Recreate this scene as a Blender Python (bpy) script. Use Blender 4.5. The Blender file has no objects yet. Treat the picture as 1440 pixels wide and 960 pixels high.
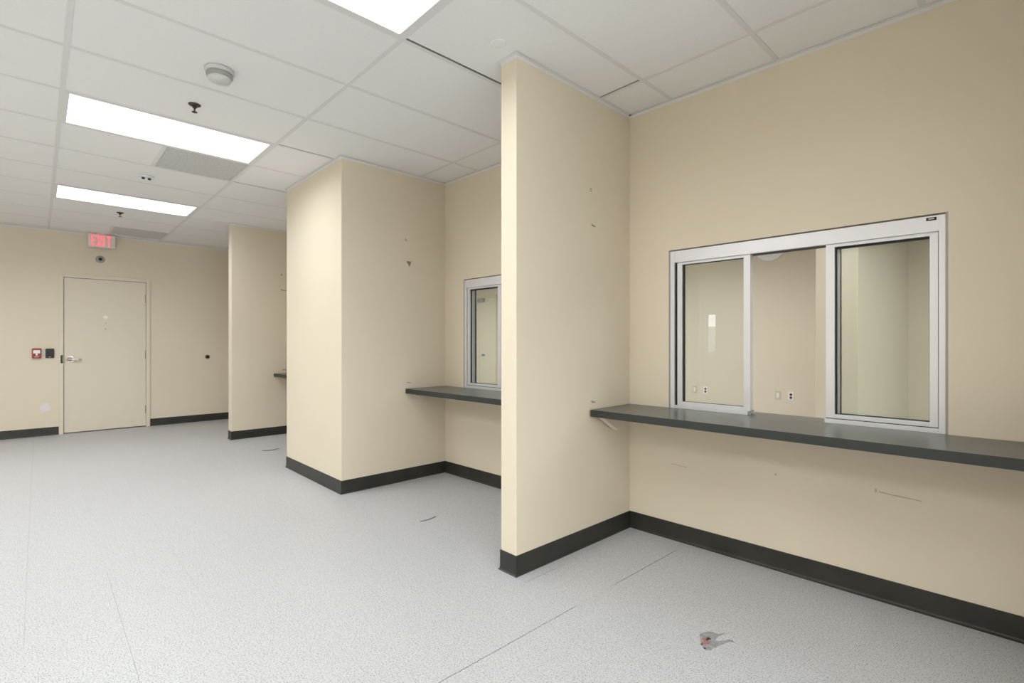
import bpy, bmesh, math, random
from mathutils import Vector, Matrix, noise

# ---------------------------------------------------------------- camera, world, exposure
S = bpy.context.scene
COL = S.collection
random.seed(7)

CAM_H, CAM_A = 1.2228, 0.8151          # eye height, heading
cam_data = bpy.data.cameras.new('camera')
cam = bpy.data.objects.new('camera', cam_data)
COL.objects.link(cam)
cam.location = (0, 0, CAM_H)
cam.rotation_euler = (math.pi / 2, 0, CAM_A)
cam_data.sensor_width = 36.0
cam_data.lens = 36.0 * 708.11 / 1440.0
cam_data.shift_y = 2.437 / 1440.0
cam_data.clip_start = 0.05
S.camera = cam

S.view_settings.view_transform = 'Standard'
S.view_settings.look = 'None'
S.view_settings.gamma = 1.0
S.view_settings.use_curve_mapping = False
S.view_settings.exposure = 0.0

W = bpy.data.worlds.new('daylight')
S.world = W
W.use_nodes = True
bg = W.node_tree.nodes['Background']
bg.inputs[0].default_value = (0.93, 0.965, 1.0, 1)
bg.inputs[1].default_value = 7.0

LENS = 1.6                               # glow of the ceiling panels' lenses
LAMP_W, LAMP_SPREAD = 23.0, 2.85          # power and beam angle of each panel's lamp
LIGHT_COLOR = (0.925, 0.965, 1.0, 1)

# ---------------------------------------------------------------- materials
def mat(name, color, rough=0.6, metal=0.0, spec=0.4, emit=None, estr=0.0):
    m = bpy.data.materials.new(name)
    m.use_nodes = True
    b = m.node_tree.nodes['Principled BSDF']
    b.inputs['Base Color'].default_value = (*color, 1)
    b.inputs['Roughness'].default_value = rough
    b.inputs['Metallic'].default_value = metal
    b.inputs['Specular IOR Level'].default_value = spec
    if emit:
        b.inputs['Emission Color'].default_value = (*emit, 1)
        b.inputs['Emission Strength'].default_value = estr
    return m

def nd(m, kind, **kw):
    n = m.node_tree.nodes.new(kind)
    for k, v in kw.items():
        setattr(n, k, v)
    return n

def speckle(m, scale, lo, hi, c0, c1, detail=2.0, bump=0.0, second=None):
    """two-tone noise in the base colour; world position so neighbouring copies differ"""
    nt = m.node_tree
    L = nt.links.new
    b = nt.nodes['Principled BSDF']
    g = nd(m, 'ShaderNodeNewGeometry')
    t = nd(m, 'ShaderNodeTexNoise')
    t.inputs['Scale'].default_value = scale
    t.inputs['Detail'].default_value = detail
    L(g.outputs['Position'], t.inputs['Vector'])
    r = nd(m, 'ShaderNodeValToRGB')
    r.color_ramp.elements[0].position = lo
    r.color_ramp.elements[1].position = hi
    r.color_ramp.elements[0].color = (*c0, 1)
    r.color_ramp.elements[1].color = (*c1, 1)
    L(t.outputs['Fac'], r.inputs['Fac'])
    out = r.outputs['Color']
    if second:
        sc, lo2, hi2, d0 = second
        t2 = nd(m, 'ShaderNodeTexNoise')
        t2.inputs['Scale'].default_value = sc
        t2.inputs['Detail'].default_value = 3.0
        L(g.outputs['Position'], t2.inputs['Vector'])
        r2 = nd(m, 'ShaderNodeValToRGB')
        r2.color_ramp.elements[0].position = lo2
        r2.color_ramp.elements[1].position = hi2
        r2.color_ramp.elements[0].color = (*d0, 1)
        r2.color_ramp.elements[1].color = (1, 1, 1, 1)
        L(t2.outputs['Fac'], r2.inputs['Fac'])
        mx = nd(m, 'ShaderNodeMix', data_type='RGBA', blend_type='MULTIPLY')
        mx.inputs['Factor'].default_value = 1.0
        L(out, mx.inputs['A'])
        L(r2.outputs['Color'], mx.inputs['B'])
        out = mx.outputs['Result']
    L(out, b.inputs['Base Color'])
    if bump:
        bp = nd(m, 'ShaderNodeBump')
        bp.inputs['Strength'].default_value = bump
        bp.inputs['Distance'].default_value = 0.002
        L(t.outputs['Fac'], bp.inputs['Height'])
        L(bp.outputs['Normal'], b.inputs['Normal'])
    return m

M = {}
M['wall'] = speckle(mat('cream_paint', (0.72, 0.61, 0.44), 0.55, spec=0.3), 1.6, 0.3, 0.7,
                    (0.735, 0.650, 0.515), (0.755, 0.670, 0.535), 4)
M['ceil'] = speckle(mat('ceiling_board', (0.78, 0.76, 0.74), 0.9, spec=0.1), 220, 0.3, 0.6,
                    (0.84, 0.835, 0.825), (0.88, 0.875, 0.865), 2, 0.15)
M['tee'] = mat('white_enamel_tee', (0.76, 0.755, 0.74), 0.6, spec=0.25)
M['floor'] = speckle(mat('flecked_vinyl', (0.6, 0.6, 0.6), 0.42, spec=0.35), 240, 0.32, 0.395,
                     (0.13, 0.13, 0.13), (0.535, 0.535, 0.54), 0.6, 0,
                     (110, 0.36, 0.52, (0.86, 0.86, 0.86)))
M['subfloor'] = mat('dark_adhesive', (0.05, 0.05, 0.05), 0.9)
M['dark'] = mat('plenum_dark', (0.02, 0.02, 0.02), 0.95, spec=0.0)
M['base'] = speckle(mat('charcoal_vinyl_base', (0.03, 0.03, 0.026), 0.4), 6, 0.35, 0.7,
                    (0.026, 0.026, 0.022), (0.040, 0.039, 0.034), 3)
M['alu'] = mat('satin_aluminium', (0.77, 0.77, 0.795), 0.38, 0.35)
M['alu_dull'] = mat('dull_aluminium_channel', (0.36, 0.35, 0.33), 0.5, 0.4)
M['joint'] = mat('header_shadow_line', (0.16, 0.145, 0.115), 0.8)  # dark tone stands in for the shadow line above the window header
M['gasket'] = mat('black_gasket', (0.012, 0.012, 0.013), 0.6)
M['lam'] = speckle(mat('slate_laminate', (0.1, 0.105, 0.1), 0.3), 160, 0.35, 0.65,
                   (0.075, 0.080, 0.074), (0.095, 0.100, 0.093), 2)
M['lam'].node_tree.nodes['Principled BSDF'].inputs['Roughness'].default_value = 0.28
M['lam_edge'] = mat('slate_laminate_edge', (0.032, 0.036, 0.034), 0.45)
M['door'] = mat('door_paint', (0.74, 0.665, 0.545), 0.5, spec=0.35)
M['steel'] = mat('brushed_steel', (0.72, 0.70, 0.67), 0.3, 0.9)
M['bronze'] = mat('dull_steel_hinge', (0.30, 0.25, 0.18), 0.45, 0.6)
M['sprink'] = mat('dark_bronze', (0.07, 0.06, 0.05), 0.4, 0.5)
M['black'] = mat('black_plastic', (0.015, 0.015, 0.015), 0.4)
M['brown'] = mat('brown_socket', (0.10, 0.05, 0.03), 0.5)
M['white'] = mat('white_plastic', (0.85, 0.85, 0.84), 0.45)
M['offwhite'] = mat('ivory_plastic', (0.62, 0.56, 0.46), 0.5)
M['grey'] = mat('grey_plastic', (0.34, 0.35, 0.36), 0.5)
M['sensor'] = mat('white_sensor_plastic', (0.62, 0.62, 0.60), 0.5)
M['sensor_band'] = mat('grey_sensor_lens', (0.36, 0.36, 0.36), 0.4)
M['vent'] = speckle(mat('grey_perforated_steel', (0.4, 0.4, 0.4), 0.6), 90, 0.35, 0.65,
                    (0.52, 0.52, 0.515), (0.66, 0.66, 0.655), 1)
M['red'] = mat('red_enamel', (0.34, 0.04, 0.045), 0.4)
M['sign'] = mat('milky_acrylic', (0.66, 0.60, 0.57), 0.35, emit=(1.0, 0.72, 0.70), estr=0.05)
M['exit'] = mat('red_lit_letters', (0.8, 0.2, 0.22), 0.4, emit=(1.0, 0.17, 0.22), estr=0.7)
M['lens'] = mat('prismatic_lens', (0.9, 0.9, 0.9), 0.4, emit=LIGHT_COLOR[:3], estr=LENS)
M['patch'] = mat('white_spackle', (0.76, 0.73, 0.74), 0.7)
M['scar'] = speckle(mat('torn_vinyl_backing', (0.3, 0.3, 0.3), 0.9), 60, 0.4, 0.6,
                    (0.25, 0.245, 0.25), (0.33, 0.325, 0.33), 2)
M['rust'] = mat('reddish_crumb', (0.35, 0.16, 0.14), 0.8)
M['scuff'] = mat('grey_rubber_scuff', (0.17, 0.17, 0.165), 0.8)
M['scuff_wall'] = mat('faint_wall_scuff', (0.50, 0.43, 0.31), 0.8)
M['cleat'] = M['wall']
M['asphalt'] = mat('pale_pavement', (0.58, 0.58, 0.59), 0.9)
M['facade'] = mat('grey_facade', (0.42, 0.43, 0.45), 0.8)

def glass_mat(name, tint, k):
    m = bpy.data.materials.new(name)
    m.use_nodes = True
    nt = m.node_tree
    nt.nodes.clear()
    L = nt.links.new
    o = nd(m, 'ShaderNodeOutputMaterial')
    tr = nd(m, 'ShaderNodeBsdfTransparent')
    tr.inputs['Color'].default_value = (*tint, 1)
    gl = nd(m, 'ShaderNodeBsdfGlossy')
    gl.inputs['Roughness'].default_value = 0.0
    fr = nd(m, 'ShaderNodeFresnel')
    fr.inputs['IOR'].default_value = 1.5
    ge = nd(m, 'ShaderNodeNewGeometry')
    inv = nd(m, 'ShaderNodeMath', operation='SUBTRACT')
    inv.inputs[0].default_value = 1.0
    L(ge.outputs['Backfacing'], inv.inputs[1])
    mu = nd(m, 'ShaderNodeMath', operation='MULTIPLY')
    L(fr.outputs['Fac'], mu.inputs[0])
    L(inv.outputs[0], mu.inputs[1])
    m2 = nd(m, 'ShaderNodeMath', operation='MULTIPLY', use_clamp=True)
    L(mu.outputs[0], m2.inputs[0])
    m2.inputs[1].default_value = k
    mx = nd(m, 'ShaderNodeMixShader')
    L(m2.outputs[0], mx.inputs[0])
    L(tr.outputs[0], mx.inputs[1])
    L(gl.outputs[0], mx.inputs[2])
    L(mx.outputs[0], o.inputs['Surface'])
    return m
M['glass'] = glass_mat('pale_green_glass', (0.945, 0.964, 0.95), 2.2)

# ---------------------------------------------------------------- mesh helpers
class MB:
    def __init__(self):
        self.bm = bmesh.new()

    def box(self, x0, x1, y0, y1, z0, z1, bev=0.0):
        bm = self.bm
        v = [bm.verts.new(p) for p in ((x0, y0, z0), (x1, y0, z0), (x1, y1, z0), (x0, y1, z0),
                                       (x0, y0, z1), (x1, y0, z1), (x1, y1, z1), (x0, y1, z1))]
        fs = [bm.faces.new([v[i] for i in q]) for q in
              ((3, 2, 1, 0), (4, 5, 6, 7), (0, 1, 5, 4), (1, 2, 6, 5), (2, 3, 7, 6), (3, 0, 4, 7))]
        if bev:
            es = set(e for f in fs for e in f.edges)
            bmesh.ops.bevel(bm, geom=list(es), offset=bev, segments=2, affect='EDGES', profile=0.5)
        return self

    def prism(self, poly, a0, a1, axis='z'):
        """closed outline extruded along an axis; poly is given in the two other axes"""
        bm = self.bm
        def P(p, a):
            if axis == 'z': return (p[0], p[1], a)
            if axis == 'y': return (p[0], a, p[1])
            return (a, p[0], p[1])
        lo = [bm.verts.new(P(p, a0)) for p in poly]
        hi = [bm.verts.new(P(p, a1)) for p in poly]
        n = len(poly)
        fs = [bm.faces.new(lo), bm.faces.new(hi)]
        for i in range(n):
            fs.append(bm.faces.new((lo[i], lo[(i + 1) % n], hi[(i + 1) % n], hi[i])))
        bmesh.ops.recalc_face_normals(bm, faces=fs)
        return self

    def lathe(self, prof, seg=24, mtx=None):
        """profile of (radius, z) spun about local z, closed with caps"""
        bm = self.bm
        mtx = mtx or Matrix.Identity(4)
        rings = []
        for r, z in prof:
            if r < 1e-6:
                rings.append([bm.verts.new(mtx @ Vector((0, 0, z)))])
            else:
                rings.append([bm.verts.new(mtx @ Vector((r * math.cos(2 * math.pi * i / seg),
                                                         r * math.sin(2 * math.pi * i / seg), z)))
                              for i in range(seg)])
        fs = []
        for a, b in zip(rings, rings[1:]):
            for i in range(seg):
                j = (i + 1) % seg
                q = ([a[0]] if len(a) == 1 else [a[i], a[j]]) + ([b[0]] if len(b) == 1 else [b[j], b[i]])
                if len(q) > 2:
                    fs.append(bm.faces.new(q))
        for r in (rings[0], rings[-1]):
            if len(r) > 2:
                fs.append(bm.faces.new(r))
        for f in fs:
            f.smooth = len(f.verts) <= 4
        bmesh.ops.recalc_face_normals(bm, faces=fs)
        return self

    def tube(self, pts, r, seg=10):
        bm = self.bm
        pts = [Vector(p) for p in pts]
        rings = []
        for i, p in enumerate(pts):
            d = (pts[min(i + 1, len(pts) - 1)] - pts[max(i - 1, 0)]).normalized()
            u = d.orthogonal().normalized()
            w = d.cross(u)
            rings.append((p, u, w))
        vs = []
        u0 = rings[0][1]
        for i, (p, u, w) in enumerate(rings):
            d = u.cross(w)
            d = (pts[min(i + 1, len(pts) - 1)] - pts[max(i - 1, 0)]).normalized()
            u0 = (u0 - d * u0.dot(d)).normalized()
            w0 = d.cross(u0)
            rr = r[i] if isinstance(r, (list, tuple)) else r
            vs.append([bm.verts.new(p + (u0 * math.cos(2 * math.pi * k / seg) + w0 * math.sin(2 * math.pi * k / seg)) * rr)
                       for k in range(seg)])
        fs = []
        for a, b in zip(vs, vs[1:]):
            for k in range(seg):
                f = bm.faces.new((a[k], a[(k + 1) % seg], b[(k + 1) % seg], b[k]))
                f.smooth = True
                fs.append(f)
        fs += [bm.faces.new(vs[0]), bm.faces.new(vs[-1])]
        bmesh.ops.recalc_face_normals(bm, faces=fs)
        return self

    def sweep(self, path, prof):
        """profile (outward offset, z) along an open horizontal path, mitred; outward = right-hand side of travel"""
        bm = self.bm
        n = len(path)
        P = [Vector((p[0], p[1])) for p in path]
        rows = []
        for i in range(n):
            ds = []
            if i > 0: ds.append((P[i] - P[i - 1]).normalized())
            if i < n - 1: ds.append((P[i + 1] - P[i]).normalized())
            ns = [Vector((d.y, -d.x)) for d in ds]
            m = ns[0] if len(ns) == 1 else (ns[0] + ns[1]) / (1 + ns[0].dot(ns[1]))
            rows.append([bm.verts.new((P[i].x + m.x * o, P[i].y + m.y * o, z)) for o, z in prof])
        k = len(prof)
        fs = []
        for a, b in zip(rows, rows[1:]):
            for j in range(k):
                fs.append(bm.faces.new((a[j], a[(j + 1) % k], b[(j + 1) % k], b[j])))
        fs += [bm.faces.new(rows[0]), bm.faces.new(rows[-1])]
        bmesh.ops.recalc_face_normals(bm, faces=fs)
        return self

    def mesh(self, name, material):
        me = bpy.data.meshes.new(name)
        self.bm.to_mesh(me)
        self.bm.free()
        me.materials.append(material)
        return me

    def build(self, name, material, parent=None, label=None, **kw):
        o = bpy.data.objects.new(name, self.mesh(name, material))
        COL.objects.link(o)
        if parent:
            o.parent = parent
        if label:
            o['label'] = label
        for k, v in kw.items():
            o[k] = v
        return o

def tag(o, label, cat=None, group=None, kind=None):
    o['label'] = label
    if cat: o['category'] = cat
    if group: o['group'] = group
    if kind: o['kind'] = kind
    return o

def empty(name, loc=(0, 0, 0), mtx=None):
    o = bpy.data.objects.new(name, None)
    COL.objects.link(o)
    o.empty_display_size = 0.1
    if mtx is not None:
        o.matrix_world = mtx
    else:
        o.location = loc
    return o

def part_copy(src, parent, loc=None):
    c = src.copy()
    COL.objects.link(c)
    c.parent = parent
    if loc is not None:
        c.location = loc
    return c

def copy_thing(root, loc):
    r = root.copy()
    COL.objects.link(r)
    r.location = loc
    for ch in [o for o in COL.objects if o.parent is root]:
        c = part_copy(ch, r)
        for g in [o for o in COL.objects if o.parent is ch]:
            part_copy(g, c)
    return r

# ---------------------------------------------------------------- room dimensions (metres)
H = 2.7412                              # ceiling height (9 ft)
XF = -9.0873                            # wall with the exit door
XB = 5.0                                # wall behind the camera
YL = -2.6                               # wall on the left
PX, PY, PM = -1.9075, 2.8765, 0.029     # window wall passes through (PX, PY), slope PM
P1 = (-2.0265, -1.9075, 1.8275)         # partitions: x from, x to, y of the end
P2 = (-5.1489, -3.9179, 1.7919)
P3 = (-7.1996, -7.0675, 1.7842)
P0 = (0.10, 0.225, 1.84)
WT = 0.15                               # window wall thickness
YB = 7.5                                # far side of the room behind the windows
MW = Matrix.Translation((PX, PY, 0)) @ Matrix.Rotation(math.atan(PM), 4, 'Z')   # wall frame: x along, y into wall

def wall_y(x, off=0.0):
    return PY + PM * (x - PX) + off

# ---------------------------------------------------------------- walls
W1 = (0.2818, 1.6114)                   # window openings along the wall
W2 = (-1.7351, -0.4055)
ZS, ZH = 0.8198, 1.803                  # counter top, window head

mb = MB()
s0, s1 = -7.5, 9.25
zc = H + 0.25
for a, b in ((s0, W2[0]), (W2[1], W1[0]), (W1[1], s1)):
    mb.box(a, b, 0, WT, 0, zc)
for a, b in (W1, W2):
    mb.box(a, b, 0, WT, ZH, zc)
    mb.box(a, b, 0, WT, 0, ZS - 0.0416)
wr = mb.build('wall_right', M['wall'])
wr.matrix_world = MW
tag(wr, 'long cream painted wall with the sliding service windows above dark counters', kind='structure')

def wall(name, x0, x1, y0, y1, label, bev=0.004, z1=None, material=None):
    o = MB().box(x0, x1, y0, y1, 0, z1 or zc, bev).build(name, material or M['wall'])
    return tag(o, label, kind='structure')

wall('wall_partition_near', P1[0], P1[1], P1[2], wall_y(P1[1], 0.03), 'nearest cream partition wall, thin, standing out between two service bays')
wall('wall_pier', P2[0], P2[1], P2[2], wall_y(P2[1], 0.03), 'wide cream wall pier between the second and third service bays')
wall('wall_partition_far', P3[0], P3[1], P3[2], wall_y(P3[1], 0.03), 'farthest thin cream partition wall, next to the exit door wall')
wall('wall_partition_end', P0[0], P0[1], P0[2], wall_y(P0[1], 0.03), 'cream partition wall closing the nearest service bay on its right')

DY0, DY1, DZ = 0.255, 1.163, 2.115      # door opening in the far wall
mb = MB()
mb.box(XF - 0.14, XF, YL - 0.14, DY0 - 0.03, 0, zc)
mb.box(XF - 0.14, XF, DY1 + 0.03, 2.9, 0, zc)
mb.box(XF - 0.14, XF, DY0 - 0.03, DY1 + 0.03, DZ + 0.03, zc)
mb.box(XF - 0.20, XF - 0.14, DY0 - 0.2, DY1 + 0.2, 0, zc)  # unseen backing added behind the door to stop sky light leaking in
wf = tag(mb.build('wall_far', M['wall']), 'cream end wall with the closed door under the exit sign', kind='structure')
GY0, GY1, GZ0, GZ1 = -2.2, 2.0, 0.35, 2.45  # unseen glazed front behind the camera, added to let daylight in
mb = MB()
mb.box(XB, XB + 0.14, YL - 0.14, GY0, 0, zc)
mb.box(XB, XB + 0.14, GY1, 3.4, 0, zc)
mb.box(XB, XB + 0.14, GY0, GY1, 0, GZ0)
mb.box(XB, XB + 0.14, GY0, GY1, GZ1, zc)
tag(mb.build('wall_back', M['wall']), 'cream wall with an added glazed front, behind the camera', kind='structure')
w3 = empty('window_added', (XB, 0, 0))
tag(w3, 'wide unseen window in three panes behind the camera, added for daylight', kind='structure')
for k in range(4):
    y = GY0 + (GY1 - GY0) * k / 3
    y = min(max(y, GY0 + 0.03), GY1 - 0.03)
    MB().box(0.02, 0.12, y - 0.03, y + 0.03, GZ0 + 0.06, GZ1 - 0.06).build('mullion', M['alu'], w3)
    if k < 3:
        y2 = GY0 + (GY1 - GY0) * (k + 1) / 3
        MB().box(0.065, 0.073, max(y, GY0 + 0.03) + 0.03, min(y2, GY1 - 0.03) - 0.03, GZ0 + 0.06, GZ1 - 0.06).build('pane', M['glass'], w3)
for z in (GZ0, GZ1 - 0.06):
    MB().box(0.02, 0.12, GY0, GY1, z, z + 0.06).build('rail', M['alu'], w3)
# left wall with an opening for its own door
LX0, LX1, LZ = -3.78, -2.87, 2.12
mb = MB()
mb.box(XF - 0.14, LX0, YL - 0.14, YL, 0, zc)
mb.box(LX1, XB + 0.14, YL - 0.14, YL, 0, zc)
mb.box(LX0, LX1, YL - 0.14, YL, LZ, zc)
tag(mb.build('wall_left', M['wall']), 'cream side wall opposite the service windows, with a door to outside', kind='structure')

# room behind the windows
XB0, XB1 = -10.6, 7.9
wall('wall_rear', XB0, XB1, YB, YB + 0.14, 'cream back wall seen through the service windows', 0)
wall('wall_rear_left', XB0 - 0.14, XB0, 2.5, YB + 0.14, 'cream end wall of the room behind the windows', 0)
wall('wall_rear_right', XB1, XB1 + 0.14, 2.8, YB + 0.14, 'cream end wall of the back room, right side', 0)
wall('wall_rear_stub', -1.453, -1.123, 5.2, YB + 0.02, 'cream stub wall seen through the right pane of the near window', 0.004)
mb = MB()
mb.box(XB0 - 0.14, XF - 0.02, 2.5, 2.64, 0, zc)
mb.box(XB + 0.1, XB1 + 0.1, 3.14, 3.28, 0, zc)
tag(mb.build('wall_rear_front', M['wall']), 'cream front wall ends of the back room beyond the service wall', kind='structure')

# ---------------------------------------------------------------- floor of vinyl tiles
fl = MB().box(XF - 0.1, XB + 0.1, YL - 0.1, 3.25, -0.08, -0.003).build('floor', M['subfloor'])
tag(fl, 'pale grey flecked vinyl tile floor of the service hall', kind='structure')
TX, TY, OX, OY = 0.325, 0.31, -1.503, -0.041
ca, sa = math.cos(CAM_A), math.sin(CAM_A)
def pix(x, y, z):
    d = -sa * x + ca * y
    r = ca * x + sa * y
    if d < 0.2: return None
    return 720 + 708.11 * r / d, 482.4 - 708.11 * (z - CAM_H) / d
tiles = []
for i in range(math.floor((XF - OX) / TX), math.ceil((XB - OX) / TX)):
    for j in range(math.floor((YL - OY) / TY), math.ceil((3.2 - OY) / TY)):
        x0, y0 = OX + i * TX, OY + j * TY
        cs = [pix(x0 + a * TX, y0 + b * TY, 0) for a, b in ((0, 0), (1, 0), (1, 1), (0, 1))]
        area = 0
        if all(cs):
            ins = [(-20 < u < 1460 and -20 < v < 980) for u, v in cs]
            mid = pix(x0 + TX / 2, y0 + TY / 2, 0)
            inside = any(p[0] < x0 + TX / 2 < p[1] and y0 + TY / 2 > p[2] for p in (P1, P2, P3, P0))
            if any(ins) and y0 + TY / 2 < wall_y(x0) and not inside and x0 + TX / 2 > XF:
                k = list(zip(cs, cs[1:] + cs[:1]))
                area = abs(sum(a[0] * b[1] - b[0] * a[1] for a, b in k)) / 2
        tiles.append((area, i, j))
tiles.sort(reverse=True)
def gaps(i, j):
    g = [0.00012] * 4                    # -x, +x, -y, +y
    xl, yl = OX + i * TX, OY + j * TY
    ym = yl + TY / 2
    if i == 0 and (ym < 1.80 or 2.10 < ym < 2.72): g[0] = 0.0034
    if i == 0 and 1.80 < ym < 2.10: g[0] = 0.0004
    if i == -1 and (1.80 < ym < 2.20 or ym > 2.72): g[0] = 0.0018
    if j == 0 and i < -4: g[2] = 0.0005
    if j == 1 and -7 < i < -2: g[2] = 0.0006
    if j == 2 and -8 < i < -4: g[2] = 0.0003
    return tuple(g)
cache = {}
def tile_mesh(g):
    if g not in cache:
        cache[g] = MB().box(g[0], TX - g[1], g[2], TY - g[3], -0.003, 0.0).mesh('floor_tile', M['floor'])
    return cache[g]
rest = MB()
for n, (area, i, j) in enumerate(tiles):
    x0, y0 = OX + i * TX, OY + j * TY
    if n < 300 and area > 0:
        o = bpy.data.objects.new('floor_tile', tile_mesh(gaps(i, j)))
        COL.objects.link(o)
        o.parent = fl
        o.location = (x0, y0, 0)
    else:
        g = gaps(i, j)
        rest.box(x0 + g[0], x0 + TX - g[1], y0 + g[2], y0 + TY - g[3], -0.003, 0.0)
rest.build('floor_tiles_beyond', M['floor'], fl, kind='stuff')

f2 = MB().box(XB0 - 0.1, XB1 + 0.1, 3.2, YB + 0.1, -0.08, 0.0).build('floor', M['floor'])
tag(f2, 'pale vinyl floor of the room behind the service windows', kind='structure')

# wear on the floor
def blob(name, pts, z, material, parent, label):
    bm = MB()
    bm.prism(pts, 0.0001, z)
    return bm.build(name, material, parent, label)
def flp(u, v):
    r = (u - 720) / 708.11
    z = (482.437 - v) / 708.11
    d = Vector((ca * r - sa, sa * r + ca, z))
    d *= -CAM_H / d.z
    return (d.x, d.y)
tear = [(983.5, 893), (985, 890.5), (990, 889), (996, 887.7), (1003, 888.2), (1005, 890), (1010, 891.5), (1014, 890.8), (1021, 889.6),
        (1018, 891.3), (1012, 893.6), (1008, 896.5), (1006, 899.5), (1010, 901.5), (1018, 900.5), (1026, 898.8), (1030, 900.2), (1034, 904),
        (1029, 902.2), (1024, 902.4), (1018, 905), (1010, 908.5), (1003, 911), (1000, 914), (993, 914.2), (989, 911), (986, 905), (984.5, 898)]
blob('vinyl_tear', [flp(*p) for p in tear], 0.0008, M['scar'], fl, 'torn grey patch in the vinyl below the near counter')
mb = MB()
for u, v, r in ((992, 899, 9), (994, 903, 8), (990, 904, 6), (996, 897, 5)):
    x, y = flp(u, v)
    R = r * 0.0016
    mb.lathe([(R, 0.0006), (R * 0.8, 0.0016), (0, 0.002)], 7, Matrix.Translation((x, y, 0)) @ Matrix.Rotation(u, 4, 'Z'))
mb.build('reddish_residue', M['rust'], fl, 'reddish crumbs in the torn floor patch')
mb = MB()
for u, v, r in ((996, 897.5, 4), (994, 899.6, 4), (998, 898.5, 3), (987, 906, 3), (991, 911.5, 3)):
    x, y = flp(u, v)
    R = r * 0.0016
    mb.lathe([(R, 0.001), (R * 0.7, 0.003), (0, 0.004)], 6, Matrix.Translation((x, y, 0)) @ Matrix.Rotation(v, 4, 'Z'))
mb.build('dark_crumb', M['black'], fl, 'black crumbs in the torn floor patch')
blob('scuff_mark', [flp(*p) for p in ((590, 732.6), (596, 731.4), (603, 729.4), (609, 726.8), (614, 724.8), (612, 727.5), (606, 730.2), (598, 732.4), (591, 733.6))],
     0.0006, M['scuff'], fl, 'dark curved scuff on the floor by the second bay')
blob('scuff_mark', [flp(*p) for p in ((368, 633.2), (376, 632.6), (384, 631.8), (390, 630), (395, 630.2), (390, 631.4), (384, 633.2), (375, 634), (369, 634))],
     0.0006, M['scuff'], fl, 'dark scuff on the floor by the third bay')

# ---------------------------------------------------------------- suspended ceiling
GX, GY, T = -2.2103, 1.3275, 0.6096
FL = 0.0125                              # half width of a tee flange
ce = MB().box(XF - 0.1, XB + 0.1, YL - 0.1, 3.3, H + 0.26, H + 0.4).build('ceiling', M['dark'])
tag(ce, 'suspended ceiling of white boards in a white metal grid', kind='structure')
LIGHTS = [(0, -1), (-4, -1), (-8, -1), (4, -1), (0, -3), (-4, -3), (-8, -3), (4, -3), (8, -1), (8, -3)]
VENTS = [-5, -11]                        # half cells along the light row
def clip(poly, f):
    out = []
    for a, b in zip(poly, poly[1:] + poly[:1]):
        fa, fb = f(a), f(b)
        if fa >= 0: out.append(a)
        if (fa < 0) != (fb < 0):
            t = fa / (fa - fb)
            out.append((a[0] + (b[0] - a[0]) * t, a[1] + (b[1] - a[1]) * t))
    return out
bounds = [lambda p: p[0] - (XF + 0.004), lambda p: (XB - 0.004) - p[0], lambda p: p[1] - (YL + 0.004), lambda p: wall_y(p[0], -0.004) - p[1]]
# some boards are short on one edge (-x, +x, -y, +y) and leave a dark gap
rnd = random.Random(3)
for i in range(-12, 16):
    for j in range(-4, 3):
        if (i, j) in LIGHTS: continue
        x0, x1 = GX + i * T, GX + (i + 1) * T
        y0, y1 = GY + j * 2 * T, GY + (j + 1) * 2 * T
        if i in VENTS and j == -1:
            y1 = y0 + T
        g = [0.003 + 0.003 * rnd.random() for _ in range(4)]
        if (i, j) == (0, 0): g[0] = 0.026; g[3] = 0.022
        if (i, j) == (-3, 0): g[0] = 0.020
        if (i, j) == (-5, 0): g[0] = 0.020
        if (i, j) == (-4, 0): g[0] = 0.012
        if (i, j) == (-7, -1): g[0] = 0.016
        if (i, j) == (-1, -2): g[0] = 0.014
        poly = [(x0 + g[0], y0 + g[2]), (x1 - g[1], y0 + g[2]), (x1 - g[1], y1 - g[3]), (x0 + g[0], y1 - g[3])]
        for f in bounds:
            if poly: poly = clip(poly, f)
        if len(poly) < 3: continue
        xs = [p[0] for p in poly]; ys = [p[1] for p in poly]
        if max(xs) - min(xs) < 0.02 or max(ys) - min(ys) < 0.02: continue
        if min(xs) > P2[0] and max(xs) < P2[1] and min(ys) > P2[2]: continue
        MB().prism(poly, H + 0.001, H + 0.016).build('ceiling_board', M['ceil'], ce)
def tee(name, x0, x1, y0, y1):
    poly = [(x0, y0), (x1, y0), (x1, y1), (x0, y1)]
    for f in bounds:
        if poly: poly = clip(poly, f)
    if len(poly) < 3: return
    mb = MB().prism(poly, H - 0.0012, H + 0.0008)
    cx, cy = (x0 + x1) / 2, (y0 + y1) / 2
    xs = [p[0] for p in poly]; ys = [p[1] for p in poly]
    if x1 - x0 > y1 - y0:
        mb.box(min(xs), max(xs), cy - 0.001, cy + 0.001, H + 0.0008, H + 0.035)
    else:
        mb.box(cx - 0.001, cx + 0.001, min(ys), max(ys), H + 0.0008, H + 0.035)
    mb.build(name, M['tee'], ce)
YT = [GY + j * 2 * T for j in range(-3, 2)]
for y in YT:
    tee('main_tee', XF, XB, y - FL, y + FL)
edges = [YL - 1] + YT + [4]
for i in range(-11, 16):
    x = GX + i * T
    for a, b in zip(edges, edges[1:]):
        a2, b2 = max(a, YL) + (FL if a > YL else 0), b - FL
        if P2[0] < x < P2[1] and a2 > P2[2]: continue
        tee('cross_tee', x - FL, x + FL, a2, b2)
for i in VENTS:
    y = GY - 2 * T + T
    tee('cross_tee', GX + i * T + FL, GX + (i + 1) * T - FL, y - FL, y + FL)

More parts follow.
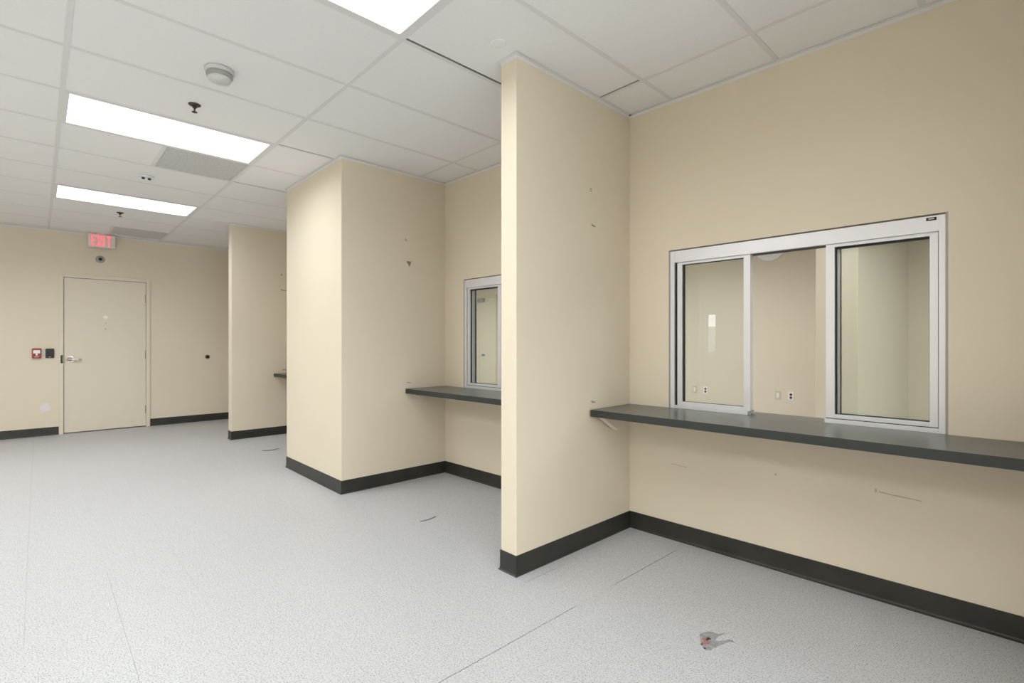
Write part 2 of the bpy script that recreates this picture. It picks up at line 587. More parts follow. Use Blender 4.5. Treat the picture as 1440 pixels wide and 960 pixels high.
# wall angles round the ceiling edge
AP = [(0.0, H - 0.0015), (0.022, H - 0.0015), (0.022, H + 0.0005), (0.0015, H + 0.0005), (0.0015, H + 0.024), (0, H + 0.024)]
AP = [(0.0, H - 0.020), (0.0012, H - 0.020), (0.0012, H - 0.0030), (0.020, H - 0.0030), (0.020, H - 0.0014), (0.0, H - 0.0014)]
def around(p, x_off=0.0):
    return [(p[0], wall_y(p[0])), (p[0], p[2]), (p[1], p[2]), (p[1], wall_y(p[1]))][::-1]
def run(path, prof, name, material, label):
    return tag(MB().sweep(path, prof).build(name, material), label, kind='structure')
WA = [(0.0005, H - 0.014), (0.0012, H - 0.014), (0.0012, H - 0.0014), (0.0005, H - 0.0014)]
segs = [('near bay', P0[0], P1[1]), ('second bay', P1[0], P2[1]), ('third bay', P2[0], P3[1]), ('end bay', P3[0], XF)]
# travelling so that the room lies on the right-hand side
n_trim = 0
for nm, p in (('nearest partition', P1), ('wide pier', P2), ('farthest partition', P3), ('end partition', P0)):
    n_trim += 1
    pth = [(p[0], wall_y(p[0], 0.0)), (p[0], p[2]), (p[1], p[2]), (p[1], wall_y(p[1], 0.0))]
    pth = [(x, y) for x, y in pth]
    # going wall -> end -> across -> back: outside is on the right-hand side when reversed
    run(pth, [(o if True else -o, z) for o, z in AP], 'trim_%d' % n_trim, M['tee'], 'thin white metal ceiling angle round the head of the ' + nm)
for nm, xa, xb in segs:
    n_trim += 1
    run([(xb, wall_y(xb)), (xa, wall_y(xa))], AP, 'trim_%d' % n_trim, M['tee'], 'thin white metal ceiling angle along the window wall, ' + nm)
n_trim += 1
run([(XF, YL), (XF, wall_y(XF))], AP, 'trim_%d' % n_trim, M['tee'], 'thin white metal ceiling angle along the exit door wall')

c2 = MB().box(XB0 - 0.1, XB1 + 0.1, 3.04, YB + 0.1, H, H + 0.1).build('ceiling', M['ceil'])
tag(c2, 'white ceiling of the room behind the service windows', kind='structure')

# ---------------------------------------------------------------- ceiling fixtures
def lamp(root, w, l, z, power=LAMP_W):
    d = bpy.data.lights.new('lamp', 'AREA')
    d.shape = 'RECTANGLE'
    d.size, d.size_y = w, l
    d.energy = power
    d.spread = LAMP_SPREAD
    d.color = LIGHT_COLOR[:3]
    o = bpy.data.objects.new('lamp', d)
    COL.objects.link(o)
    o.parent = root
    o.location = (0, 0, z)
def ceiling_light(i, j, label, group):
    x0, x1 = GX + i * T + 0.006, GX + (i + 1) * T - 0.006
    y0, y1 = GY + j * 2 * T + 0.006, GY + (j + 1) * 2 * T - 0.006
    cx, cy = (x0 + x1) / 2, (y0 + y1) / 2
    w, l = (x1 - x0) / 2, (y1 - y0) / 2
    r = empty('ceiling_light', (cx, cy, H))
    tag(r, label, 'light', group)
    fw = 0.028
    mb = MB()
    for a in ((-w, w, -l, -l + fw), (-w, w, l - fw, l), (-w, -w + fw, -l + fw, l - fw), (w - fw, w, -l + fw, l - fw)):
        mb.box(*a, -0.002, 0.012)
    mb.build('frame', M['tee'], r)
    MB().box(-w, w, -l, l, 0.03, 0.11).build('housing', M['white'], r)
    MB().box(-w + fw, w - fw, -l + fw, l - fw, 0.003, 0.006).build('diffuser', M['lens'], r, 'glowing white prismatic lens')
    lamp(r, 2 * (w - fw), 2 * (l - fw), -0.0005, LAMP_W * (0.84 if j == -1 else 1.45))
    return r
G = 'ceiling lights in the suspended grid'
ceiling_light(0, -1, 'lit ceiling panel nearest the camera, cut by the top of the picture', G)
ceiling_light(-4, -1, 'large lit ceiling panel at upper left, next to the dome sensor', G)
ceiling_light(-8, -1, 'lit ceiling panel farthest away, above the way to the exit door', G)
for i, j, w in ((4, -1, 'over the camera'), (0, -3, 'in the added left row, near the camera'), (-4, -3, 'in the added left row, middle'),
                (-8, -3, 'in the added left row, far end'), (4, -3, 'in the added left row, behind the camera'), (8, -1, 'well behind the camera'), (8, -3, 'in the added left row, well behind the camera')):  # left row and the pair farthest back are unseen, added to light the walls
    ceiling_light(i, j, 'unseen lit ceiling panel outside the picture, ' + w, G)
def added_back_light(x, y, label, power=1.5):  # unseen panels, added and placed to brighten the back room
    r = empty('ceiling_light', (x, y, H))
    tag(r, label, 'light', 'unseen ceiling lights added in the back room')
    w, l, fw = 0.3, 0.6, 0.02
    mb = MB()
    for a in ((-w, w, -l, -l + fw), (-w, w, l - fw, l), (-w, -w + fw, -l + fw, l - fw), (w - fw, w, -l + fw, l - fw)):
        mb.box(*a, -0.02, -0.001)
    mb.build('frame', M['tee'], r)
    MB().box(-w + fw, w - fw, -l + fw, l - fw, -0.014, -0.004).build('diffuser', M['lens'], r)
    lamp(r, 2 * (w - fw), 2 * (l - fw), -0.021, LAMP_W * power)
added_back_light(-3.2, 5.4, 'unseen lit panel added in the back room behind the near window', 1.6)
added_back_light(-0.9, 3.9, 'unseen lit panel added in the back room just behind the near window', 0.75)
added_back_light(-8.5, 5.2, 'unseen lit panel added in the back room behind the second window', 2.6)
added_back_light(1.2, 5.2, 'unseen lit panel added in the back room, right end', 2.9)
added_back_light(-5.5, 5.2, 'unseen lit panel added in the back room between the two windows', 1.5)

def ceiling_vent(i, label):
    x0, x1 = GX + i * T + 0.014, GX + (i + 1) * T - 0.014
    y0, y1 = GY - T + 0.014, GY - 0.014
    if x0 < XF: x0 = XF + 0.01
    cx, cy = (x0 + x1) / 2, (y0 + y1) / 2
    w, l = (x1 - x0) / 2, (y1 - y0) / 2
    r = empty('ceiling_vent', (cx, cy, H))
    tag(r, label, 'vent', 'grey perforated ceiling vents')
    mb = MB()
    fw = 0.012
    for a in ((-w, w, -l, -l + fw), (-w, w, l - fw, l), (-w, -w + fw, -l + fw, l - fw), (w - fw, w, -l + fw, l - fw)):
        mb.box(*a, 0.0, 0.010)
    mb.build('frame', M['vent'], r)
    MB().box(-w + fw, w - fw, -l + fw, l - fw, 0.004, 0.007).build('perforated_face', M['vent'], r)
    MB().box(-w, w, -l, l, 0.03, 0.12).build('duct_box', M['grey'], r)
ceiling_vent(-5, 'square grey perforated ceiling vent beside the large lit panel')
ceiling_vent(-11, 'square grey perforated ceiling vent above the exit door wall')

flip = Matrix.Rotation(math.pi, 4, 'X')
r = empty('motion_sensor', (-3.155, 0.737, H))
tag(r, 'large white domed motion sensor on a ceiling board, nearest the camera', 'sensor')
MB().lathe([(0.074, 0), (0.074, 0.010), (0.070, 0.020), (0.066, 0.022)], 32, flip).build('base', M['sensor'], r)
MB().lathe([(0.066, 0.021), (0.066, 0.038), (0.061, 0.046)], 32, flip).build('lens_band', M['sensor_band'], r, 'grey ribbed lens band')
MB().lathe([(0.061, 0.0455), (0.054, 0.060), (0.034, 0.069), (0, 0.072)], 32, flip).build('dome', M['sensor'], r)
r = empty('smoke_detector', (-5.62, 0.715, H))
tag(r, 'small white smoke detector with two dark slots between the lit panels', 'detector')
MB().lathe([(0.065, 0), (0.065, 0.012), (0.055, 0.02)], 28, flip).build('base', M['white'], r)
MB().lathe([(0.048, 0.018), (0.048, 0.034), (0.036, 0.042), (0, 0.044)], 28, flip).build('cover', M['white'], r)
for dy in (-0.022, 0.022):
    MB().box(0.036, 0.052, dy - 0.011, dy + 0.011, -0.040, -0.026).build('slot', M['black'], r)
def sprinkler(loc, label):
    r = empty('sprinkler', loc)
    tag(r, label, 'sprinkler', 'ceiling sprinkler heads')
    MB().lathe([(0.036, 0.0), (0.034, 0.004), (0.022, 0.010), (0.016, 0.011)], 24, flip).build('escutcheon', M['sprink'], r)
    mb = MB().lathe([(0.012, 0.008), (0.012, 0.020), (0.008, 0.024)], 12, flip)
    for sx in (-1, 1):
        mb.tube([(sx * 0.009, 0, -0.02), (sx * 0.013, 0, -0.032), (sx * 0.004, 0, -0.046)], 0.0025, 6)
    mb.build('frame_arms', M['sprink'], r)
    MB().lathe([(0.0, 0.045), (0.016, 0.046), (0.016, 0.049), (0.0, 0.05)], 12, flip).build('deflector', M['sprink'], r)
sprinkler((-3.72, 0.728, H), 'dark sprinkler head below the domed sensor, near the large lit panel')
sprinkler((-7.39, 0.70, H), 'dark sprinkler head beyond the farthest lit panel')
o = MB().lathe([(0.040, 0.0), (0.040, 0.003), (0.034, 0.004), (0, 0.004)], 32, flip).build('cover_plate', M['ceil'])
o.location = (-1.905, 1.70, H + 0.001)
tag(o, 'faint round white cover plate on the ceiling above the nearest partition', 'cover plate')

# ---------------------------------------------------------------- cove base
BP = [(0, 0), (0.012, 0), (0.012, 0.002), (0.007, 0.006), (0.0042, 0.014), (0.0036, 0.020), (0.0036, 0.105), (0.002, 0.107), (0, 0.107)]
for nm, key, p in (('nearest partition', 'partition_near', P1), ('wide pier', 'pier', P2), ('farthest partition', 'partition_far', P3), ('end partition', 'partition_end', P0)):
    run([(p[0], wall_y(p[0])), (p[0], p[2]), (p[1], p[2]), (p[1], wall_y(p[1]))], BP, 'baseboard_' + key, M['base'],
        'charcoal rubber cove base wrapped round the ' + nm)
for nm, xa, xb in segs:
    run([(xb, wall_y(xb)), (xa, wall_y(xa))], BP, 'baseboard_right', M['base'], 'charcoal rubber cove base along the window wall, ' + nm)
run([(XF, YL), (XF, DY0 - 0.047)], BP, 'baseboard_far', M['base'], 'charcoal rubber cove base left of the exit door')
run([(XF, DY1 + 0.047), (XF, wall_y(XF))], BP, 'baseboard_far', M['base'], 'charcoal rubber cove base right of the exit door')
run([(LX0 - 0.05, YL), (XF, YL)], BP, 'baseboard_left', M['base'], 'charcoal rubber cove base on the left wall, far half')
run([(XB, YL), (LX1 + 0.05, YL)], BP, 'baseboard_left', M['base'], 'charcoal rubber cove base on the left wall, near half')

# ---------------------------------------------------------------- doors
def door(name, mtx, w, h, label, lite=None, hinge_right=True, material=None):
    """local x across the opening (0..w), y out of the wall towards the room, z up"""
    material = material or M['door']
    r = empty(name, mtx=mtx)
    tag(r, label, kind='structure')
    fw, pr = 0.047, 0.016
    mb = MB()
    mb.box(-fw, 0, -0.10, pr, 0, h + fw, 0.003)
    mb.box(w, w + fw, -0.10, pr, 0, h + fw, 0.003)
    mb.box(0, w, -0.10, pr, h, h + fw, 0.003)
    mb.build('door_frame', material, r)
    mb = MB()
    g = 0.004
    if lite:
        a, b, c, d = lite
        mb.box(g, a, -0.045, -0.003, 0.012, h - g)
        mb.box(b, w - g, -0.045, -0.003, 0.012, h - g)
        mb.box(a, b, -0.045, -0.003, 0.012, c)
        mb.box(a, b, -0.045, -0.003, d, h - g)
    else:
        mb.box(g, w - g, -0.045, -0.003, 0.012, h - g, 0.001)
    mb.build('door_leaf', material, r)
    if lite:
        mb = MB()
        t = 0.012
        for q in ((a, b, c, c + t), (a, b, d - t, d), (a, a + t, c + t, d - t), (b - t, b, c + t, d - t)):
            mb.box(q[0], q[1], -0.044, -0.001, q[2], q[3])
        mb.build('vision_frame', M['grey'], r)
        MB().box(a + t, b - t, -0.027, -0.021, c + t, d - t).build('pane', M['glass'], r)
    MB().box(g, w - g, -0.10, -0.046, 0, 0.006).build('threshold', M['black'], r)
    return r
MD = Matrix.Translation((XF, DY0, 0)) @ Matrix.Rotation(math.pi / 2, 4, 'Z') @ Matrix.Scale(1, 4, (1, 0, 0))
# local x -> world +y, local y -> world -x ; flip y by building towards negative
MD = Matrix(((0, 1, 0, XF), (1, 0, 0, DY0), (0, 0, 1, 0), (0, 0, 0, 1)))   # mirrored frame, parts are symmetric
MDr = Matrix.Translation((XF, DY1, 0)) @ Matrix.Rotation(-math.pi / 2, 4, 'Z')  # local x -> -y, local y -> +x
d1 = door('door_1', MDr, DY1 - DY0, DZ, 'closed cream flush door under the exit sign')
dw = DY1 - DY0
hinge = MB().lathe([(0.006, 0), (0.0065, 0.002), (0.0065, 0.118), (0.006, 0.12)], 10, Matrix.Translation((0.001, 0.002, 0)))
hinge.box(-0.008, 0.010, -0.004, -0.0005, 0.0, 0.12)
h0 = hinge.build('hinge', M['bronze'], d1)
h0.location = (0, 0, 1.813)
for z in (0.995, 0.191):
    part_copy(h0, d1, (0, 0, z))
lv = MB().lathe([(0.034, 0), (0.034, 0.006), (0.028, 0.014), (0.014, 0.016), (0.012, 0.05), (0.0, 0.052)], 24,
                Matrix.Translation((dw - 0.065, -0.003, 1.005)) @ Matrix.Rotation(-math.pi / 2, 4, 'X'))
lv.tube([(dw - 0.065, 0.044, 1.005), (dw - 0.10, 0.048, 1.005), (dw - 0.15, 0.046, 1.003), (dw - 0.182, 0.040, 1.0)],
        [0.013, 0.012, 0.011, 0.009], 12)
lv.box(dw - 0.10, dw - 0.045, -0.003, 0.004, 0.965, 1.045, 0.003)
lv.build('lever_handle', M['steel'], d1, 'satin steel lever handle')
MB().lathe([(0.027, 0), (0.027, 0.002), (0.025, 0.003), (0, 0.003)], 24,
           Matrix.Translation((DY1 - 0.698, -0.003, 1.583)) @ Matrix.Rotation(-math.pi / 2, 4, 'X')).build('sticker', M['white'], d1, 'round white sticker')
for z, r_ in ((1.505, 0.010), (1.425, 0.013)):
    MB().lathe([(r_, 0), (r_, 0.0006), (0, 0.0008)], 14, Matrix.Translation((DY1 - 0.70, -0.003, z)) @ Matrix.Rotation(-math.pi / 2, 4, 'X')).build(
        'filled_hole', M['offwhite'], d1, 'faint filled hole')
st = MB().box(dw + 0.003, dw + 0.030, 0.010, 0.019, 0.955, 1.062, 0.002)
sk = st.build('electric_strike', M['black'], d1, 'black electric strike in the frame')
MB().box(dw - 0.006, dw + 0.012, 0.012, 0.0205, 0.965, 1.052, 0.001).build('keeper', M['bronze'], sk)
MB().box(DY0 + 0.004, DY1 - 0.004, -0.05, -0.047, 0, 0.012)

def mtx_wall_left(x):  # door on the left wall: local x -> +x? room side is +y
    return Matrix.Translation((x, YL, 0))
door('door_2', Matrix.Translation((LX0 + 0.047, YL, 0)), LX1 - LX0 - 0.094, LZ - 0.047,
     'cream outside door with a narrow glass lite, opposite the windows, seen as a reflection',
     lite=(0.075, 0.235, 1.07, 1.72))
d3x = -9.42
d3 = door('door_3', Matrix.Translation((d3x + 0.92, YB - 0.012, 0)) @ Matrix.Rotation(math.pi, 4, 'Z'), 0.92, 2.26,
          'pale door of the back room, seen through the second window', material=M['wall'])
MB().box(0.36, 0.78, 0.0, 0.06, 2.17, 2.25, 0.004).build('door_closer', M['grey'], d3, 'grey overhead closer')
MB().lathe([(0.028, 0), (0.028, 0.02), (0.012, 0.03), (0.024, 0.05), (0.024, 0.07), (0, 0.075)], 16,
           Matrix.Translation((0.392, -0.003, 0.952)) @ Matrix.Rotation(-math.pi / 2, 4, 'X')).build('door_knob', M['grey'], d3, 'dark round knob')

# ---------------------------------------------------------------- sliding service windows
def bar(mb, s0, s1, t0, t1, z0, z1, mir, bev=0.0008):
    if mir is not None:
        s0, s1 = mir - s1, mir - s0
    mb.box(s0, s1, t0, t1, z0, z1, bev)
    return mb

def service_window(name, label, s_shift, mirror, badge):
    """built in the wall's frame: fixed sash on one side, open middle, two sashes stacked on the other"""
    r = empty(name, mtx=MW)
    tag(r, label, kind='structure')
    A, B = 0.2818, 1.6114
    mir = (A + B + s_shift) if mirror else None
    o = 0.0 if mirror else s_shift
    def b(mb, s0, s1, t0, t1, z0, z1, bev=0.0008):
        return bar(mb, s0 + o, s1 + o, t0, t1, z0, z1, mir, bev)
    zt = 1.795
    # edge channel
    mb = MB()
    b(mb, A, 0.2914, 0.004, 0.10, ZS, ZH, 0); b(mb, 1.602, B, 0.004, 0.10, ZS, ZH, 0)
    mb.build('edge_channel', M['alu_dull'], r, 'dull grey edge channel')
    mb = MB(); b(mb, 0.2914, 1.602, 0.006, 0.10, zt, ZH, 0); mb.build('head_shadow_joint', M['joint'], r, 'joint over the header, shadow line in its dark colour')
    mb = MB(); b(mb, 0.2914, 0.3177, 0.002, 0.115, ZS, zt); mb.build('jamb', M['alu'], r)
    mb = MB(); b(mb, 1.579, 1.602, 0.002, 0.115, ZS, zt); mb.build('jamb', M['alu'], r)
    mb = MB(); b(mb, 0.3177, 1.579, 0.003, 0.022, 1.7240, zt); h = mb.build('header', M['alu'], r)
    mb = MB(); b(mb, 0.3177, 1.579, 0.022, 0.115, 1.7262, zt, 0)
    mb.build('track', M['gasket'], h, 'black upper track')
    if badge:
        mb = MB(); b(mb, 1.5352, 1.5717, 0.0015, 0.003, 1.774, 1.788, 0)
        bd = mb.build('maker_badge', M['black'], r, 'small black badge with illegible white print')
        mb = MB()
        for k in range(5):
            s = 1.5440 + k * 0.0040
            b(mb, s, s + 0.0030, 0.0011, 0.0015, 1.7796, 1.7838, 0)
        mb.build('print', M['white'], bd)

    def sash(nm, s0, s1, t0, t1, z0, z1, lw, rw, bw, tw, gl, gr, gtop):
        e = empty(nm); e.parent = r
        mb = MB(); b(mb, s0, s0 + lw, t0, t1, z0, z1); mb.build('stile', M['alu'], e)
        mb = MB(); b(mb, s1 - rw, s1, t0, t1, z0, z1); mb.build('stile', M['alu'], e)
        mb = MB(); b(mb, s0 + lw, s1 - rw, t0, t1, z0, z0 + bw); mb.build('bottom_rail', M['alu'], e)
        mb = MB(); b(mb, s0 + lw, s1 - rw, t0, t1, z1 - tw, z1); mb.build('top_rail', M['alu'], e)
        tm = (t0 + t1) / 2
        mb = MB()
        i0, i1, j0, j1 = s0 + lw, s1 - rw, z0 + bw, z1 - tw
        for q in ((i0, i0 + gl, j0, j1), (i1 - gr, i1, j0, j1), (i0 + gl, i1 - gr, j0, j0 + 0.002), (i0 + gl, i1 - gr, j1 - gtop, j1)):
            b(mb, q[0], q[1], tm - 0.008, tm + 0.008, q[2], q[3], 0)
        mb.build('gasket', M['gasket'], e)
        mb = MB(); b(mb, i0 + gl * 0.5, i1 - gr * 0.5, tm - 0.003, tm + 0.003, j0 + 0.001, j1 - gtop * 0.5, 0)
        mb.build('glass_pane', M['glass'], e)
        return e
    # fixed sash on one side
    sash('fixed_sash', 0.3305, 0.767, 0.016, 0.058, 0.8394, 1.7238, 0.031, 0.0365, 0.022, 0.015, 0.008, 0.003, 0.003)
    mb = MB(); b(mb, 0.3177, 0.3305, 0.0145, 0.058, 0.8386, 1.7235, 0); mb.build('shadow_gap', M['gasket'], r, 'black gap strip beside the fixed sash')
    # sashes stacked at the other side
    mb = MB(); b(mb, 1.5762, 1.579, 0.0165, 0.06, 0.8446, 1.7235, 0); mb.build('shadow_gap', M['gasket'], r, 'thin dark gap beside the front sash')
    sash('front_sash', 1.1368, 1.5762, 0.016, 0.058, 0.844, 1.7238, 0.039, 0.0302, 0.0205, 0.016, 0.006, 0.002, 0.010)
    sash('sliding_sash', 1.148, 1.585, 0.066, 0.106, 0.836, 1.735, 0.038, 0.0385, 0.026, 0.024, 0.004, 0.004, 0.004)
    # bottom tracks: one under the fixed sash, one under the stack
    mb = MB(); b(mb, 0.3177, 0.757, 0.006, 0.115, ZS, 0.8386); t1 = mb.build('bottom_track', M['alu'], r)
    mb = MB(); b(mb, 0.7575, 0.772, 0.014, 0.05, ZS, 0.832, 0); b(mb, 0.766, 0.784, 0.03, 0.05, ZS, 0.828, 0)
    b(mb, 0.770, 0.774, 0.034, 0.046, 0.828, 0.848, 0)
    mb.build('latch', M['alu_dull'], t1, 'small steel latch at the track end')
    mb = MB(); b(mb, 1.1336, 1.579, 0.004, 0.115, ZS, 0.8415); mb.build('bottom_track', M['alu'], r)
    mb = MB(); b(mb, 1.137, 1.579, 0.010, 0.112, 0.8415, 0.8445, 0); mb.build('sill_gasket', M['gasket'], r, 'dark groove over the sill')
    return r
service_window('window_1', 'aluminium sliding service window in the near bay, middle third open', 0.0, False, True)
service_window('window_2', 'aluminium sliding service window in the second bay, partly behind the partition', W2[0] - W1[0], True, False)

# ---------------------------------------------------------------- counters
def counter(label, sa_, sb_, window=None):
    """x along the wall, front edge 0.44 m out from it; passes through the window opening when there is one"""
    r = empty('counter', mtx=MW)
    tag(r, label, 'counter', 'dark counters along the window wall')
    zt, zb = ZS, ZS - 0.0416
    mb = MB().box(sa_, sb_, -0.4385, -0.0005, zb, zt, 0.001)
    if window:
        mb.box(window[0] + 0.001, window[1] - 0.001, -0.0005, WT + 0.02, zb + 0.0005, zt, 0.0)
    mb.build('top', M['lam'], r)
    MB().box(sa_, sb_, -0.4399, -0.4385, zb, zt - 0.0004).build('edge_band', M['lam_edge'], r, 'darker front edge band')
    return r
e1 = P0[0] - PX - 0.002
counter('dark slate counter below the open near service window', 0.002, e1, W1)
counter('dark slate counter in the second bay, left part behind the partition', P2[1] - PX + 0.002, P1[0] - PX - 0.002, W2)
counter('dark slate counter in the third bay, only its tip showing past the wide pier', P3[1] - PX + 0.002, P2[0] - PX - 0.002)

def bracket(s, label):
    r = empty('shelf_bracket', mtx=MW @ Matrix.Translation((s, 0, 0)))
    tag(r, label, 'bracket', 'cream shelf brackets under the counters')
    z = ZS - 0.0420
    MB().box(-0.020, 0.020, -0.235, -0.004, z - 0.006, z, 0.001).build('arm', M['cleat'], r)
    MB().prism([(-0.405, z), (-0.235, z), (-0.235, z - 0.100)], -0.020, 0.020, 'x').build('wedge', M['cleat'], r)
    MB().box(-0.020, 0.020, -0.0045, -0.0005, z - 0.05, z, 0.0005).build('back_plate', M['cleat'], r)
bracket(0.045, 'cream painted shelf bracket under the near counter, by the partition')
bracket(e1 - 0.045, 'cream shelf bracket under the right end of the near counter')
bracket(P2[1] - PX + 0.045, 'cream painted shelf bracket under the second bay counter, by the pier')
bracket(P1[0] - PX - 0.045, 'cream shelf bracket under the second counter, hidden by the partition')
bracket(P3[1] - PX + 0.045, 'cream shelf bracket under the third bay counter')

# ---------------------------------------------------------------- anchors and marks left on the bay walls
def on_x(x):       # local z points out of a wall face that looks towards +x
    return Matrix.Translation((x, 0, 0))
def anchor_round(x, y, z, label, r_=0.010, cm=None):
    R = Matrix.Rotation(math.pi / 2, 4, 'Y')
    o = empty('wall_anchor', (x, y, z))
    tag(o, label, 'anchor', 'leftover wall anchors in the bays')
    MB().lathe([(r_, -0.001), (r_, 0.0012), (r_ * 0.75, 0.002), (0, 0.002)], 14, R).build('rim', M['bronze'], o)
    MB().lathe([(r_ * 0.5, 0.0015), (r_ * 0.4, 0.0035), (0, 0.004)], 10, R).build('screw_head', cm or M['white'], o)
def anchor_tab(x, y, z, w, h, label, tri=False, material=None):
    o = MB()
    if tri:
        o.prism([(-w / 2, h / 2), (w / 2, h / 2), (0.1 * w, -h / 2)], -0.0005, 0.004, 'x')
    else:
        o.prism([(-w / 2, h * 0.5), (-w * 0.2, h * 0.2), (w / 2, -h * 0.1), (w / 2, -h * 0.5), (-w * 0.45, -h * 0.3)], -0.0005, 0.005, 'x')
    q = o.build('wall_tab', material or M['alu_dull'])
    q.location = (x, y, z)
    tag(q, label, 'tab', 'leftover metal tabs in the bays')
anchor_round(P1[1], 2.46, 2.158, 'screw with pale head high on the nearest partition')
anchor_tab(P1[1], 2.481, 1.945, 0.036, 0.014, 'small grey metal scrap on the nearest partition below the screw')
anchor_tab(P1[1], 2.481, 0.865, 0.036, 0.014, 'small grey metal tab on the nearest partition just above its counter')
anchor_tab(P2[1], 2.393, 2.146, 0.020, 0.030, 'faint tan patch high on the wide pier', material=M['scuff_wall'])
anchor_tab(P2[1], 2.422, 1.933, 0.050, 0.046, 'small dark triangular tab on the wide pier', tri=True, material=M['bronze'])
anchor_tab(P2[1], 2.422, 0.872, 0.040, 0.012, 'small grey metal tab on the wide pier just above its counter')
anchor_round(P3[1], 2.394, 2.147, 'tan anchor high on the farthest partition', 0.012, M['scuff_wall'])
anchor_tab(P3[1], 2.43, 1.938, 0.10, 0.016, 'thin dark strip on the farthest partition', material=M['bronze'])
anchor_tab(P3[1], 2.43, 0.868, 0.05, 0.016, 'small dark tab on the farthest partition just above its counter')
# faint scuffs on the wall under the near counter
def wall_scuff(s, z, w, h, label, seed):
    rr = random.Random(seed)
    mb = MB()
    n = 9
    top = [(s + w * k / n, z + h * (0.2 + 0.5 * rr.random()) - 0.06 * w * k / n) for k in range(n + 1)]
    bot = [(s + w * k / n, z - h * (0.2 + 0.5 * rr.random()) - 0.06 * w * k / n) for k in range(n, -1, -1)]
    mb.prism(top + bot, -0.0006, 0.0002, 'y')
    mb.build('scuff_mark', M['scuff_wall'], wr, label)
wall_scuff(1.36, 0.515, 0.16, 0.005, 'thin scuff line under the near counter', 2)
wall_scuff(1.345, 0.52, 0.008, 0.02, 'short dark scuff under the near counter', 3)
wall_scuff(0.90, 0.515, 0.010, 0.012, 'tiny dark scuff under the near counter', 4)
wall_scuff(0.30, 0.47, 0.10, 0.004, 'faint long scuff near the partition corner', 5)

# ---------------------------------------------------------------- end wall fittings
def face(x):       # matrix: local x -> -y (to the right when facing... ), local y -> out of the end wall, z up
    return Matrix.Translation((XF, 0, 0)) @ Matrix.Rotation(-math.pi / 2, 4, 'Z')
def wall_thing(name, y, z, label, cat):
    r = empty(name, mtx=Matrix.Translation((XF, y, z)) @ Matrix.Rotation(-math.pi / 2, 4, 'Z'))   # local x -> -y, local y -> +x
    return tag(r, label, cat)
OUT = Matrix.Rotation(-math.pi / 2, 4, 'X')     # lathe axis -> local +y

# exit sign, hung from the ceiling close to the wall
r = empty('exit_sign', mtx=Matrix.Translation((XF + 0.10, 0.648, H)) @ Matrix.Rotation(-math.pi / 2, 4, 'Z'))
tag(r, 'lit red EXIT sign under the ceiling above the closed door', 'sign')
MB().box(-0.055, 0.055, -0.04, 0.04, -0.016, -0.002, 0.003).build('canopy', M['sign'], r)
MB().box(-0.148, 0.148, -0.025, 0.022, -0.196, -0.015, 0.006).build('housing', M['sign'], r, 'milky white sign housing')
def letter(polys, ox):
    mb = MB()
    for p in polys:
        # local +x runs towards -y, which is left in the picture, so mirror
        mb.prism([(-(ox + x), z) for x, z in p], 0.0205, 0.026, 'y')
    mb.build('letter', M['exit'], r)
z0, z1, sw = -0.178, -0.028, 0.020
zm = (z0 + z1) / 2
R_ = lambda a, b, c, d: [(a, c), (b, c), (b, d), (a, d)]
lw = 0.050
letter([R_(0, sw, z0, z1), R_(sw, lw, z0, z0 + sw), R_(sw, lw, z1 - sw, z1), R_(sw, lw * 0.9, zm - sw / 2, zm + sw / 2)], -0.112)
letter([[(0, z0), (sw, z0), (0.060, z1), (0.060 - sw, z1)], [(0.060 - sw, z0), (0.060, z0), (sw, z1), (0, z1)]], -0.056)
letter([R_(0, sw, z0, z1)], 0.011)
letter([R_(0.020, 0.020 + sw, z0, z1 - sw), R_(0, 0.060, z1 - sw, z1)], 0.047)

r = wall_thing('door_sensor', 0.64, 2.397, 'round grey sensor with black centre between exit sign and door', 'sensor')
MB().lathe([(0.050, 0), (0.050, 0.006), (0.040, 0.014), (0.028, 0.016)], 28, OUT).build('base', M['sensor_band'], r)
MB().lathe([(0.022, 0.012), (0.022, 0.022), (0.014, 0.028), (0, 0.029)], 20, OUT).build('lens', M['black'], r, 'black centre lens')

r = wall_thing('fire_alarm_pull', -0.008, 1.091, 'red fire alarm pull station left of the door', 'alarm')
MB().box(-0.044, 0.044, 0.0, 0.035, -0.065, 0.065, 0.006).build('body', M['red'], r)
MB().box(-0.034, 0.034, 0.034, 0.044, -0.002, 0.042, 0.003).build('handle', M['white'], r, 'white T shaped pull handle')
MB().box(-0.010, 0.010, 0.034, 0.044, -0.030, -0.002, 0.002).build('handle_stem', M['white'], r)
MB().box(-0.022, 0.022, 0.0345, 0.037, -0.050, -0.044).build('label_strip', M['white'], r, 'white strip near the bottom')
r = wall_thing('card_reader', 0.119, 1.09, 'black square card reader between the alarm pull and the door', 'card reader')
MB().box(-0.042, 0.042, 0.0, 0.022, -0.061, 0.061, 0.004).build('body', M['black'], r)
MB().box(-0.010, 0.010, 0.021, 0.024, -0.055, -0.045).build('indicator', M['grey'], r, 'grey indicator window')
r = wall_thing('door_stop', 1.951, 1.009, 'small round dark door bumper on the wall right of the door', 'door stop')
MB().lathe([(0.032, 0), (0.032, 0.006), (0.026, 0.012)], 20, OUT).build('base', M['bronze'], r)
MB().lathe([(0.024, 0.010), (0.022, 0.026), (0.014, 0.030), (0, 0.030)], 20, OUT).build('bumper', M['black'], r)
pts = []
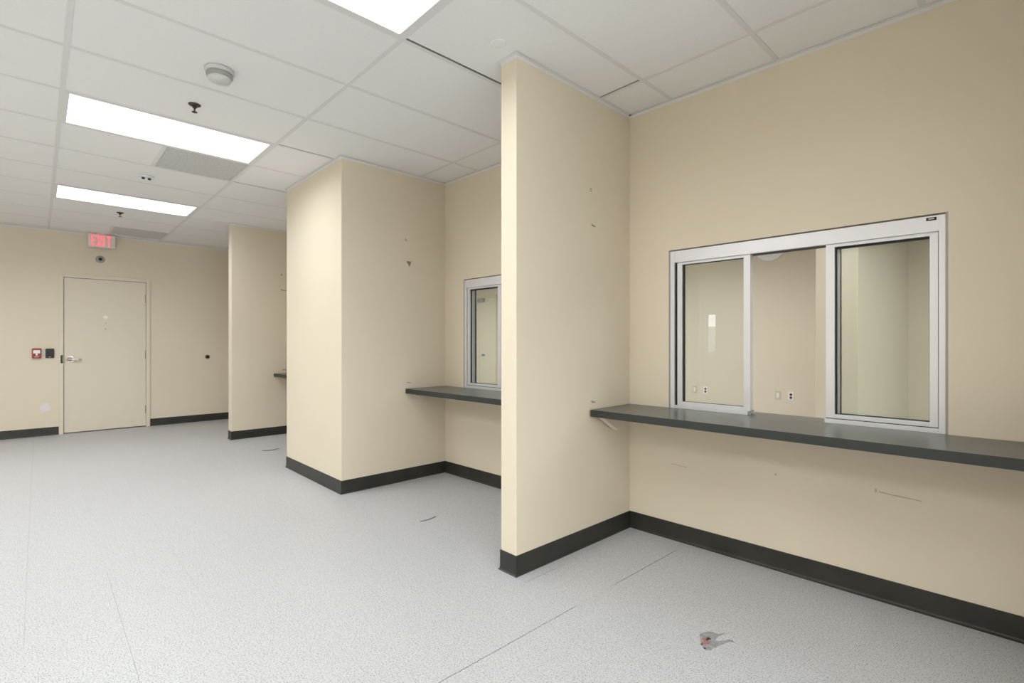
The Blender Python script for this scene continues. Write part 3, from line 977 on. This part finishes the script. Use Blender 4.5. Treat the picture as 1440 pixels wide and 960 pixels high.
for k in range(26):
    a = 2 * math.pi * k / 26
    q = 0.055 + 0.016 * noise.noise(Vector((math.cos(a) * 1.5, math.sin(a) * 1.5, 4)))
    pts.append((0.07 + q * 0.9 * math.cos(a), 0.371 + q * 1.05 * math.sin(a)))
MB().prism(pts, XF - 0.0002, XF + 0.0006, 'x').build('spackle_patch', M['patch'], wf, 'whitish spackle patch on the wall')

# ---------------------------------------------------------------- back room fittings
def outlet(x, z, y, duplex, label):
    r = empty('wall_outlet', mtx=Matrix.Translation((x, y, z)) @ Matrix.Rotation(math.pi, 4, 'Z'))
    tag(r, label, 'outlet', 'wall plates low on the back room wall')
    MB().box(-0.036, 0.036, 0, 0.006, -0.058, 0.058, 0.002).build('plate', M['white'] if duplex else M['offwhite'], r)
    if duplex:
        for dz in (-0.021, 0.021):
            MB().lathe([(0.017, 0.004), (0.017, 0.008), (0, 0.008)], 16, Matrix.Translation((0, 0, dz)) @ OUT).build('socket', M['brown'], r, 'brown socket')
    else:
        MB().box(-0.016, 0.016, 0.004, 0.008, -0.033, 0.033, 0.001).build('insert', M['white'], r)
outlet(-2.562, 0.500, YB, False, 'plain ivory wall plate seen through the open part of the near window')
outlet(-2.395, 0.500, YB, True, 'white outlet with brown sockets seen through the open part of the near window')
outlet(-3.781, 0.500, YB, False, 'plain ivory wall plate seen through the left pane')
outlet(-3.605, 0.500, YB, True, 'white outlet with brown sockets seen through the left pane')
r = empty('wall_disc', mtx=Matrix.Translation((-2.66, YB, 2.60)) @ Matrix.Rotation(math.pi, 4, 'Z'))  # round white object of unknown use
tag(r, 'round white disc high on the back wall, at the window head', 'disc')
MB().lathe([(0.22, 0), (0.22, 0.02), (0.20, 0.035), (0, 0.04)], 40, OUT).build('cover', M['white'], r)
MB().lathe([(0.06, 0.034), (0.05, 0.046), (0, 0.048)], 24, OUT).build('hub', M['sensor'], r)

# ---------------------------------------------------------------- outside the left door
g = MB().box(-40, 40, -60, YL - 0.16, -0.25, -0.1).build('pavement', M['asphalt'])
tag(g, 'pale pavement outside the left door', kind='structure')
b_ = MB().box(-22, -4, -30, -24, -0.1, 2.2).build('far_building', M['facade'])
tag(b_, 'low grey building across the pavement outside', 'building')
